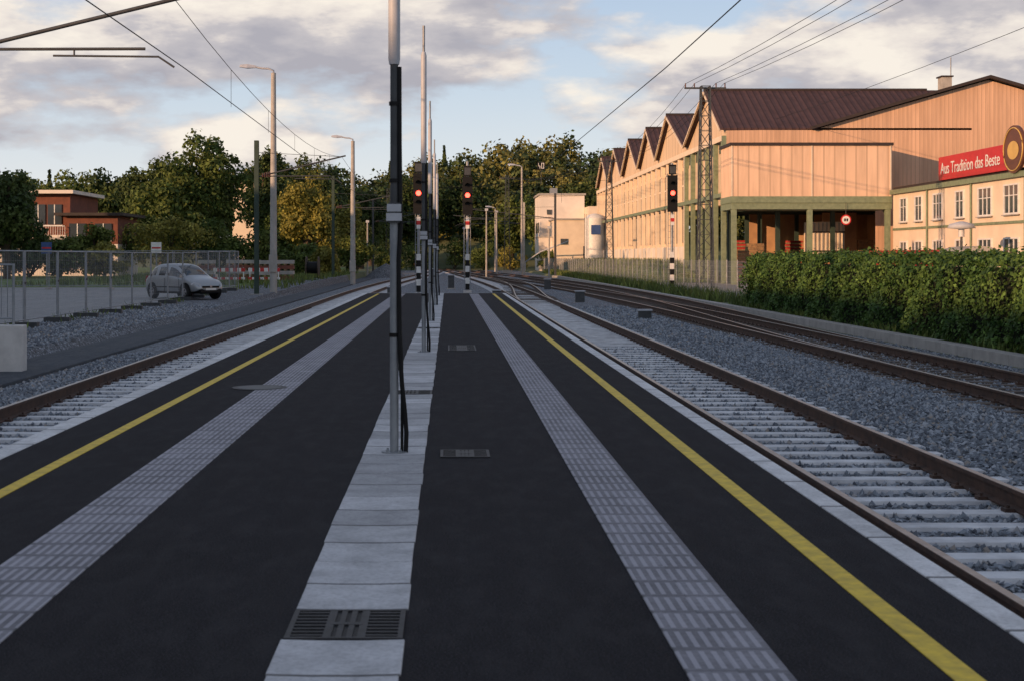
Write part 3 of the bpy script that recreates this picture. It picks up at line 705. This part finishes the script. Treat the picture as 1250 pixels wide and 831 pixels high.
for bx,by,nl,k in ((21.6,109,9,'pallet'),(23.2,111,11,'pallet'),(22.5,115,12,'crate'),(25.8,112,7,'pallet'),(30.2,110.5,7,'pallet'),(27.4,117,12,'crate'),(31.9,113,12,'pallet'),(24.6,106,5,'crate'),(29.2,105.5,6,'pallet')):
    mb=MB()
    for l in range(nl):
        z=-.41+l*.27; dx=random.uniform(-.06,.06)
        for q in range(3): mb.box(bx-.6+dx,bx+.6+dx,by-.4+q*.35,by-.3+q*.35,z,z+.09,'pallet')
        mb.box(bx-.6+dx,bx+.6+dx,by-.42,by+.42,z+.095,z+.24,k)
    mb.build('pallet_stack')
mb=MB(); mb.box(26.6,29.2,108.6,110.2,1.2,4.1,'cream'); 
for i in range(9): mb.box(26.65+i*.3,26.73+i*.3,108.52,108.595,1.25,4.05,'conc')
for z in (1.9,3.3): mb.box(26.58,29.22,108.48,108.515,z,z+.1,'roofd')
for x in (26.8,29.0): 
    for y in (108.8,110): mb.tube([(x,y,-.42),(x,y,1.2)],.07,'dkgrey',6)
mb.build('silo_container')
mb=MB(); mb.disc((27.75,102.85,4.1),(0,1,0),.36,.02,'red',24); mb.disc((27.75,102.835,4.1),(0,1,0),.27,.02,'white',24); mb.tube([(27.75,102.87,4.4),(27.75,102.87,5.3)],.02,'dkgrey',6)
mb.box(27.62,27.72,102.80,102.822,4.0,4.2,'black'); mb.box(27.78,27.88,102.80,102.822,4.0,4.2,'black'); mb.build('round_traffic_sign')
an=group('office_annex',(38,80,-.42))
mb=MB(); mb.box(31,45,50,102.7,-.42,5.85,'cream'); mb.build('walls',an)
mb=MB(); mb.box(30.75,45.1,49.8,102.75,5.852,6.15,'greenl'); mb.box(31.0,45,50,102.7,6.152,6.35,'roofd'); mb.box(30.92,30.998,50,102.6,3.35,3.5,'greenl')
mb.box(30.94,30.998,50,102.6,-.42,.5,'conc'); mb.build('roof_edge',an)
mb=MB()
ws=[(100.2,1.3),(97,1.3),(93.2,1.6),(89.2,1.3),(85,2.0),(81,2.0),(77,2.0),(72,2),(67,2),(62,2)]
for y,w in ws:
    for z0,z1 in ((3.95,5.45),(.9,2.5)):
        xw=30.97
        mb.box(xw-.02,30.998,y-w/2,y+w/2,z0,z1,'glass')
        f=.09
        for a,b,c,d in ((y-w/2-f,y+w/2+f,z1,z1+f),(y-w/2-f,y+w/2+f,z0-f,z0),(y-w/2-f,y-w/2,z0,z1),(y+w/2,y+w/2+f,z0,z1)): mb.box(xw-.08,30.999,a,b,c,d,'white')
        for t in ((.5,) if w<1.5 else (.33,.66)): mb.box(xw-.06,xw-.021,y-w/2+w*t-.035,y-w/2+w*t+.035,z0,z1,'white')
        mb.box(xw-.058,xw-.022,y-w/2,y+w/2,z0+(z1-z0)*.62,z0+(z1-z0)*.62+.05,'white')
        mb.box(30.8,30.9,y-w/2-.15,y+w/2+.15,z0-f-.06,z0-f-.005,'conc')
mb.build('windows',an)
mb=MB()
for y in (95.2,87.2,79): mb.tube([(30.9,y,-.3),(30.9,y,5.85)],.06,'greenl',8)
mb.build('downpipes',an)
sg=group('advertising_sign',(30.8,87,6.3))
mb=MB(); mb.box(30.80,30.92,81.2,92.6,6.30,7.75,'redsign'); mb.build('board',sg,bevel=.02)
mb=MB()
for y in (82.5,85,87.5,90,92): mb.tube([(30.95,y,6.3),(31.0,y,7.6)],.03,'dkgrey',5); mb.tube([(31.0,y,7.4),(32,y,6.35)],.025,'dkgrey',5)
mb.build('struts',sg)
def text(body,y,z,size,k,parent,x=30.78):
    cu=bpy.data.curves.new('lettering','FONT'); cu.body=body; cu.size=size; cu.extrude=.01; cu.align_x='CENTER'; cu.align_y='CENTER'
    tmp=bpy.data.objects.new('tmp',cu); COL.objects.link(tmp); bpy.context.view_layer.update()
    me=bpy.data.meshes.new_from_object(tmp.evaluated_get(bpy.context.evaluated_depsgraph_get())); bpy.data.objects.remove(tmp)
    me.materials.clear(); me.materials.append(M[k])
    o=bpy.data.objects.new('lettering',me); COL.objects.link(o); o.parent=parent
    Rm=Matrix(((0,0,-1),(-1,0,0),(0,1,0))); o.rotation_euler=Rm.to_euler(); o.location=Vector((x,y,z))-parent.location
    return o
text('Aus Tradition das Beste',87.2,6.98,1.02,'white',sg)
mb=MB()
vs=[];n=32
for q in (30.62,30.78):
    for j in range(n):
        w=2*math.pi*j/n; vs.append((q,79.9+1.5*math.cos(w),7.35+1.3*math.sin(w)))
mb.add(vs,[tuple(range(n)),tuple(range(n,2*n))]+[(j,(j+1)%n,n+(j+1)%n,n+j) for j in range(n)],'brownsign')
vs=[(30.60,79.9+.8*math.cos(2*math.pi*j/n),7.3+.5*math.sin(2*math.pi*j/n)) for j in range(n)]
mb.add(vs,[tuple(range(n))],'gold'); mb.tube([(30.8,79.9,5.9),(30.8,79.9,7)],.05,'dkgrey',6)
mb.tube([(30.60,79.9+1.36*math.cos(2*math.pi*j/n),7.35+1.16*math.sin(2*math.pi*j/n)) for j in range(n+1)],.035,'gold',6)
mb.build('oval_emblem',sg)
for y in (99.5,96.3,93.1,89.9,86.7):
    mb=MB()
    for l in range(7):
        for q in range(4): mb.box(28.6,29.7,y-1.4+q*.7,y-.78+q*.7,-.41+l*.34,-.1+l*.34,'crate')
    mb.build('crate_stack',bevel=.02)
mb=MB(); mb.tube([(27.5,79,-.42),(27.5,79,3.0)],[.08,.06],'dkgrey',8)
mb.tube([(27.5,79,3.0),(27.5,79,3.06),(27.5,79,3.28),(27.5,79,3.42)],[.14,.74,.62,.1],'ltgrey',20); mb.tube([(27.5,79,2.6),(27.5,79,3.05)],.16,'glassL',10); mb.build('yard_lamp')
mb=MB()
vs=[]
for q in (78.0,81.5):
    for j in range(9):
        w=math.pi*j/8; vs.append((28.2+1.3*math.cos(w),q,1.45+.65*math.sin(w)))
mb.add(vs,[(j,j+1,j+10,j+9) for j in range(8)]+[tuple(range(9)),tuple(range(17,8,-1))],'conc',False); mb.box(26.92,29.48,78.02,81.48,-.42,1.44,'cream'); mb.box(27.4,29.0,77.95,78.0,-.4,1.4,'greenl'); mb.build('arched_shed')
fp=group('plant_building',(17,215,-.4))
mb=MB(); mb.box(13.2,19.6,212,224,-.5,10.4,'whiter'); mb.box(19.62,30,206,224,-.5,8.6,'cream'); mb.box(14.6,21,202,211.95,-.5,6.6,'cream'); mb.box(12.6,14.55,205,211,-.5,4.2,'whiter'); mb.build('walls',fp)
mb=MB(); mb.box(13.0,19.8,211.8,224.2,10.402,10.65,'conc'); mb.box(14.4,21.2,201.8,211.9,6.602,6.8,'conc'); mb.box(12.5,14.58,204.9,211.1,4.202,4.35,'conc'); mb.box(15,16,216,218,10.66,11.6,'galv'); mb.build('parapet',fp)
mb=MB(); 
mb.box(14.2,14.9,211.9,211.997,7.6,8.3,'glass')
mb.box(15.4,16.4,201.9,201.997,3.2,4.0,'glass')
mb.box(18.5,20.2,201.9,201.997,-.4,3,'dkgrey'); mb.box(13.1,13.197,214,216,5,6.5,'glass'); mb.box(13.1,13.197,218,220,5,6.5,'glass'); mb.build('windows',fp)
mb=MB(); mb.tube([(18.9,190,-.5),(18.9,190,6.5)],1.3,'white',24); mb.tube([(18.9,190,6.5),(18.9,190,6.9),(18.9,190,7.1)],[1.3,.9,.2],'white',24)
mb.box(18.3,19.5,188.62,188.66,4.4,5.6,'blue')
for q in (17.5,17.7): mb.tube([(q,188.9,0),(q,188.9,7)],.03,'dkgrey',5)
mb.build('storage_tank')
mb=MB()
mb.tube([(10.8,206,.8),(12.5,200,2.2),(16,196,3.6)],.09,'ltgrey',6); mb.tube([(10.8,206,-.4),(10.8,206,.8)],.06,'ltgrey',6); mb.tube([(13.5,199,-.4),(13.5,199,2.6)],.06,'ltgrey',6); mb.build('pipe_bridge')
# ------------------------------------------------------------------ left house
hs=group('brick_house',(-33,128,-.1))
mb=MB(); mb.box(-42,-32.3,126,136,3.4,6.9,'brick'); mb.box(-42,-32.3,126,136,-.2,3.398,'whiter'); mb.box(-32.29,-28,125,133,2.6,5.0,'brick'); mb.box(-32.29,-28,125,133,-.2,2.598,'whiter'); mb.build('walls',hs)
mb=MB(); mb.box(-42.5,-31.8,125,136.5,6.902,7.2,'whiter'); mb.box(-33.2,-27.4,124.2,133.5,5.002,5.25,'roofd'); mb.build('roof',hs)
mb=MB()
for x in (-40,-37.5,-35,-33.6):
    for z in (1,4.3): mb.box(x-.6,x+.6,125.9,125.995,z,z+1.7,'glass'); mb.box(x-.7,x+.7,125.85,125.89,z-.15,z-.05,'white'); mb.box(x-.04,x+.04,125.86,125.899,z,z+1.7,'white')
for x in (-31.4,-29.2):
    for z in (.6,2.95): mb.box(x-.7,x+.7,124.9,124.995,z,z+1.4,'glass'); mb.box(x-.04,x+.04,124.86,124.899,z,z+1.4,'white'); mb.box(x-.75,x+.75,124.86,124.9,z-.1,z-.01,'white')
mb.build('windows',hs)
mb=MB(); mb.box(-35,-32.4,124.6,125.9,3.0,3.15,'conc')
for i in range(14): mb.box(-35+i*.2,-34.97+i*.2,124.6,124.63,3.15,4.1,'white')
mb.box(-35,-32.4,124.58,124.64,4.1,4.16,'white'); mb.build('balcony',hs)
hh=group('hillside_house',(-29,215,0))
mb=MB(); mb.box(-31,-26,212,220,-.3,11.6,'cream'); mb.add([(-31,212,11.6),(-26,212,11.6),(-28.5,212,13.8),(-31,220,11.6),(-26,220,11.6),(-28.5,220,13.8)],[(0,1,2),(3,5,4)],'cream'); mb.box(-29.5,-28.4,211.9,211.99,9.4,10.6,'glass'); mb.box(-27.9,-27,211.9,211.99,9.4,10.6,'glass'); mb.build('walls',hh)
mb=MB(); mb.add([(-31.5,211.5,11.25),(-28.5,211.5,13.95),(-28.5,220.5,13.95),(-31.5,220.5,11.25)],[(0,1,2,3)],'brick'); mb.add([(-25.5,211.5,11.25),(-28.5,211.5,13.95),(-28.5,220.5,13.95),(-25.5,220.5,11.25)],[(0,1,2,3)],'brick'); mb.build('roof',hh)
for a,b in ((-75,-12),(-9,40),(43,98)):
    wb=group('unseen_shade_block',(-52,(a+b)/2,-.42))  # unseen block added left of view to shade platform and tracks, windows invented
    mb=MB(); mb.box(-60,-45,a,b,-.42,12.7,'whiter'); mb.build('walls',wb)
    mb=MB(); mb.box(-60.4,-44.6,a-.3,b+.3,12.702,13.4,'roofd'); mb.build('roof',wb)
    mb=MB(); y=a+2
    while y<b-3:
        for z in (1.2,4.4,7.6,10.4): mb.box(-44.998,-44.93,y,y+2,z,z+1.5,'glass')
        y+=4
    mb.build('windows',wb)
# ------------------------------------------------------------------ car
def car(cx,cy,cz,ang,scl=1.0):
    L=3.95
    S=[(0.0,.42,.62,.70,.62,.50),(.06,.30,.74,.86,.74,.58),(.16,.26,.88,1.0,.79,.62),(.32,.24,.93,1.18,.81,.60),(.58,.22,.94,1.44,.82,.57),(.95,.22,.935,1.50,.825,.58),
       (1.02,.22,.935,1.505,.825,.58),(1.75,.22,.92,1.515,.83,.58),(1.83,.22,.92,1.51,.83,.58),(2.25,.22,.91,1.46,.83,.565),(2.62,.22,.90,1.23,.825,.60),(3.0,.22,.885,.985,.82,.66),
       (3.12,.22,.875,.95,.82,.68),(3.5,.23,.83,.885,.79,.62),(3.78,.25,.72,.78,.73,.54),(3.92,.32,.58,.66,.63,.44),(3.96,.40,.50,.54,.55,.36)]
    def ring(s):
        x,zb,zl,zt,w,wr=s
        h=[(0,zb),(w*.86,zb),(w*.97,zb+.08),(w,zb+(zl-zb)*.5),(w*.985,zl-.06),(w*.94,zl),(wr+(w*.94-wr)*.08,zt-.05),(wr*.9,zt-.012),(wr*.45,zt+.012),(0,zt+.018)]
        full=h+[(-a,b) for a,b in h[-2:0:-1]]
        return [(x-L/2,a,b) for a,b in full]
    mb=MB(); rings=[ring(s) for s in S]; n=len(rings[0]); vs=[p for r in rings for p in r]
    body=[];gl=[];dk=[]
    for i in range(len(S)-1):
        for j in range(n):
            q=(j+1)%n; f=(i*n+j,(i+1)*n+j,(i+1)*n+q,i*n+q)
            jj=j if j<9 else n-1-j
            side=jj==5
            if side and i in (3,4,6,8,9,10) : gl.append(f)
            elif jj in (7,8) and i in (2,3,9,10): gl.append(f)
            elif jj in (0,1): dk.append(f)
            else: body.append(f)
    mb.add(vs,body,'carpaint',True); 
    i1=mb.mi('carglass'); i2=mb.mi('black')
    for f in gl: mb.f.append(f); mb.m.append(i1); mb.s.append(True)
    for f in dk: mb.f.append(f); mb.m.append(i2); mb.s.append(True)
    mb.f.append(tuple(range(n))); mb.m.append(0); mb.s.append(True)
    mb.f.append(tuple((len(S)-1)*n+k for k in range(n))[::-1]); mb.m.append(0); mb.s.append(True)
    g=group('parked_car',(cx,cy,cz)); g.rotation_euler=(0,0,ang); g.scale=(scl,)*3
    def put(m,name,sub=0):
        me_ob=m.build(name,None,origin=(0,0,0)); me_ob.parent=g
        if sub: 
            md=me_ob.modifiers.new('s','SUBSURF'); md.levels=1; md.render_levels=1
        return me_ob
    put(mb,'body',1)
    for nm,wx in (('rear',-L/2+.72),('front',L/2-.74)):
        for sd in (-1,1):
            w=MB(); y=sd*.76
            w.tube([(wx,y-sd*.10,.36),(wx,sd*.834,.36)],.36,'black',28,False)
            a=sd*.845
            w.tube([(wx,y-.09*sd,.30),(wx,y-.07*sd,.30),(wx,a-.02*sd,.30),(wx,a,.30)],[.26,.30,.30,.27],'tyre',28)
            w.tube([(wx,a-.01*sd,.30),(wx,a+.004*sd,.30)],[.195,.18],'rim',20)
            for k in range(5):
                t=2*math.pi*k/5+.3; w.add([(wx+.05*math.cos(t+.9),a+.006*sd,.30+.05*math.sin(t+.9)),(wx+.165*math.cos(t+.35),a+.006*sd,.30+.165*math.sin(t+.35)),(wx+.165*math.cos(t+.95),a+.006*sd,.30+.165*math.sin(t+.95))],[(0,1,2)],'black')
            put(w,'wheel_'+nm+('_l' if sd>0 else '_r'))
    d=MB()
    for sd in (-1,1):
        d.add([(L/2-.36,sd*.70,.74),(L/2-.20,sd*.68,.73),(L/2-.02,sd*.50,.65),(L/2-.0,sd*.48,.54),(L/2-.16,sd*.69,.57),(L/2-.34,sd*.80,.63)],[(0,1,2,3,4,5)],'glassL')
        d.add([(-L/2+.03,sd*.56,.98),(-L/2+.10,sd*.73,.99),(-L/2+.0,sd*.72,.72),(-L/2-.02,sd*.55,.72)],[(0,1,2,3)],'red')
        d.box(.95,1.12,sd*.84-.0,sd*.84+sd*.14,.92,1.06,'carpaint')
        d.box(-.28,-.265,sd*.832,sd*.842,.30,.90,'black'); d.box(.82,.835,sd*.832,sd*.842,.30,.88,'black'); d.box(-.9,.98,sd*.835,sd*.85,.50,.54,'black'); d.box(-.05,.1,sd*.835,sd*.855,.76,.79,'ltgrey')
    d.box(L/2-.0,L/2+.03,-.42,.42,.50,.58,'black'); d.box(L/2-.03,L/2+.015,-.50,.50,.30,.41,'black'); d.box(L/2+.02,L/2+.045,-.26,.26,.40,.49,'white'); d.disc((L/2+.03,0,.56),(1,0,0),.05,.03,'rim',14)
    d.box(-L/2-.03,-L/2,-.26,.26,.56,.66,'white')
    put(d,'lights_and_trim')
    return g
car(-11.9,66.5,gz(-12,66.5)+.01,-math.radians(46),1.04)
# ------------------------------------------------------------------ left yard clutter
mb=MB()
for x in (-10.6,-9.7):
    mb.tube([(x,110,.72),(x+.08,110,.72)],.85,'bark',24)
mb.tube([(-10.6,110,.72),(-9.65,110,.72)],.45,'black',18); mb.build('cable_drum')
mb=MB(); vs=[(-6.3,150,.9)]; n=14
for r_,z in ((1.0,.35),(2.2,-.6)):
    for j in range(n): w=2*math.pi*j/n; vs.append((-6.3+r_*math.cos(w)*random.uniform(.85,1.1),150+r_*math.sin(w),z))
fs=[(0,1+j,1+(j+1)%n) for j in range(n)]+[(1+j,1+n+j,1+n+(j+1)%n,1+(j+1)%n) for j in range(n)]
mb.add(vs,fs,'gravel'); mb.build('gravel_pile')
for x,y in ((-13.3,100),(-12.0,97),(-10.9,99),(-14.9,103),(-16.2,99)):
    mb=MB(); z=gz(x,y)
    for l in range(4):
        mb.box(x-.55,x+.55,y-.4,y+.4,z+.1+l*.36,z+.34+l*.36,'conc' if l%2 else 'brick')
        for q in (-.4,0,.4): mb.box(x+q-.08,x+q+.08,y-.4,y+.4,z+l*.36,z+.095+l*.36,'pallet')
    mb.build('brick_pallet')
for x in (-13.8,-11.6):
    mb=MB(); y=93; z=gz(x,y)
    for q in (-1,1): mb.box(x+q*.9-.04,x+q*.9+.04,y-.25,y+.25,z,z+.08,'dkgrey'); mb.box(x+q*.9-.03,x+q*.9+.03,y-.03,y+.03,z+.08,z+1.0,'white')
    for i in range(8): mb.box(x-1+i*.25,x-.75+i*.25,y-.05,y-.02,z+.75,z+.98,'red' if i%2 else 'white'); mb.box(x-1+i*.25,x-.75+i*.25,y-.05,y-.02,z+.25,z+.4,'white' if i%2 else 'red')
    mb.build('barrier')
for x,y,k in ((-24.5,90,'blue'),(-18.2,92,'white')):
    mb=MB(); z=gz(x,y); mb.tube([(x,y,z),(x,y,z+2.6)],.035,'galv',8); mb.box(x-.32,x+.32,y-.06,y-.04,z+1.9,z+2.6,k); mb.box(x-.28,x+.28,y-.064,y-.062,z+2.2,z+2.3,'red'); mb.build('traffic_sign')
# ------------------------------------------------------------------ light, sky, camera
el=math.radians(10); az=math.radians(230)
sv=Vector((math.sin(az)*math.cos(el),math.cos(az)*math.cos(el),math.sin(el)))
ld=bpy.data.lights.new('sun','SUN'); ld.energy=5.0; ld.angle=math.radians(.5); ld.color=(1,.58,.32)
lo=bpy.data.objects.new('sun',ld); lo.rotation_euler=sv.to_track_quat('Z','Y').to_euler(); lo.location=(-50,-60,60); COL.objects.link(lo)
w=bpy.data.worlds.new('World'); sc.world=w; w.use_nodes=True; t=w.node_tree; bg=t.nodes['Background']; out=t.nodes['World Output']
sky=N(t,'ShaderNodeTexSky',sky_type='NISHITA'); sky.sun_disc=False; sky.sun_elevation=el; sky.sun_rotation=az; sky.air_density=1; sky.dust_density=.6; sky.ozone_density=2
t.links.new(sky.outputs[0],bg.inputs[0]); bg.inputs[1].default_value=.15
tc=N(t,'ShaderNodeTexCoord'); sp=N(t,'ShaderNodeSeparateXYZ'); t.links.new(tc.outputs['Generated'],sp.inputs[0])
hz=N(t,'ShaderNodeBackground'); hz.inputs[1].default_value=1.0
hc=ramp(t,sp.outputs[2],[(0,(.90,.86,.80)),(.05,(.78,.81,.84)),(.11,(.62,.71,.82)),(.2,(.46,.58,.78)),(.5,(.27,.38,.62))]); t.links.new(hc,hz.inputs[0])
hf=ramp(t,sp.outputs[2],[(0,.95),(.16,.85),(.55,.35)])
m0=N(t,'ShaderNodeMixShader'); t.links.new(hf,m0.inputs[0]); t.links.new(bg.outputs[0],m0.inputs[1]); t.links.new(hz.outputs[0],m0.inputs[2])
n1=noise(t,mapped(t,tc.outputs['Generated'],(1,1,2.6),(3.1,.4,.2)),5.6,8,.54)
elv=math_(t,'MULTIPLY',math_(t,'SUBTRACT',sp.outputs[2],.085),1.3); elv=math_(t,'MINIMUM',elv,.07)
mask=ramp(t,math_(t,'ADD',n1,elv),[(.475,0),(.56,1)])
up=ramp(t,sp.outputs[2],[(.2,1),(.45,.35)]); mask=math_(t,'MULTIPLY',mask,up)
# tops of the clouds catch the low sun, bases are grey
n1b=noise(t,mapped(t,tc.outputs['Generated'],(1,1,2.6),(3.1,.4,.245)),5.6,8,.54)
n2=noise(t,mapped(t,tc.outputs['Generated'],(1,1,3.2),(3.1,.4,.26)),9,6,.6)
rel=math_(t,'MULTIPLY',math_(t,'SUBTRACT',n1,n1b),2.6)
lit=math_(t,'ADD',math_(t,'ADD',rel,.5),math_(t,'MULTIPLY',math_(t,'SUBTRACT',n2,.5),.9))
cc=ramp(t,lit,[(.25,(.46,.45,.50)),(.48,(.60,.57,.59)),(.62,(.84,.77,.72)),(.80,(1.0,.92,.82))])
b2=N(t,'ShaderNodeBackground'); t.links.new(cc,b2.inputs[0]); b2.inputs[1].default_value=.95
ms=N(t,'ShaderNodeMixShader'); t.links.new(mask,ms.inputs[0]); t.links.new(m0.outputs[0],ms.inputs[1]); t.links.new(b2.outputs[0],ms.inputs[2]); t.links.new(ms.outputs[0],out.inputs[0])
cd=bpy.data.cameras.new('camera'); co=bpy.data.objects.new('camera',cd); COL.objects.link(co)
co.location=(0,0,1.52); co.rotation_euler=(math.radians(90),0,0); cd.sensor_width=36; cd.lens=1800/1250*36; cd.shift_x=.0624; cd.shift_y=-.0812; cd.clip_end=5000; cd.clip_start=.05
cd.dof.use_dof=True; cd.dof.focus_distance=45; cd.dof.aperture_fstop=6.3
sc.camera=co
sc.view_settings.view_transform='Standard'; sc.view_settings.look='None'; sc.view_settings.exposure=0
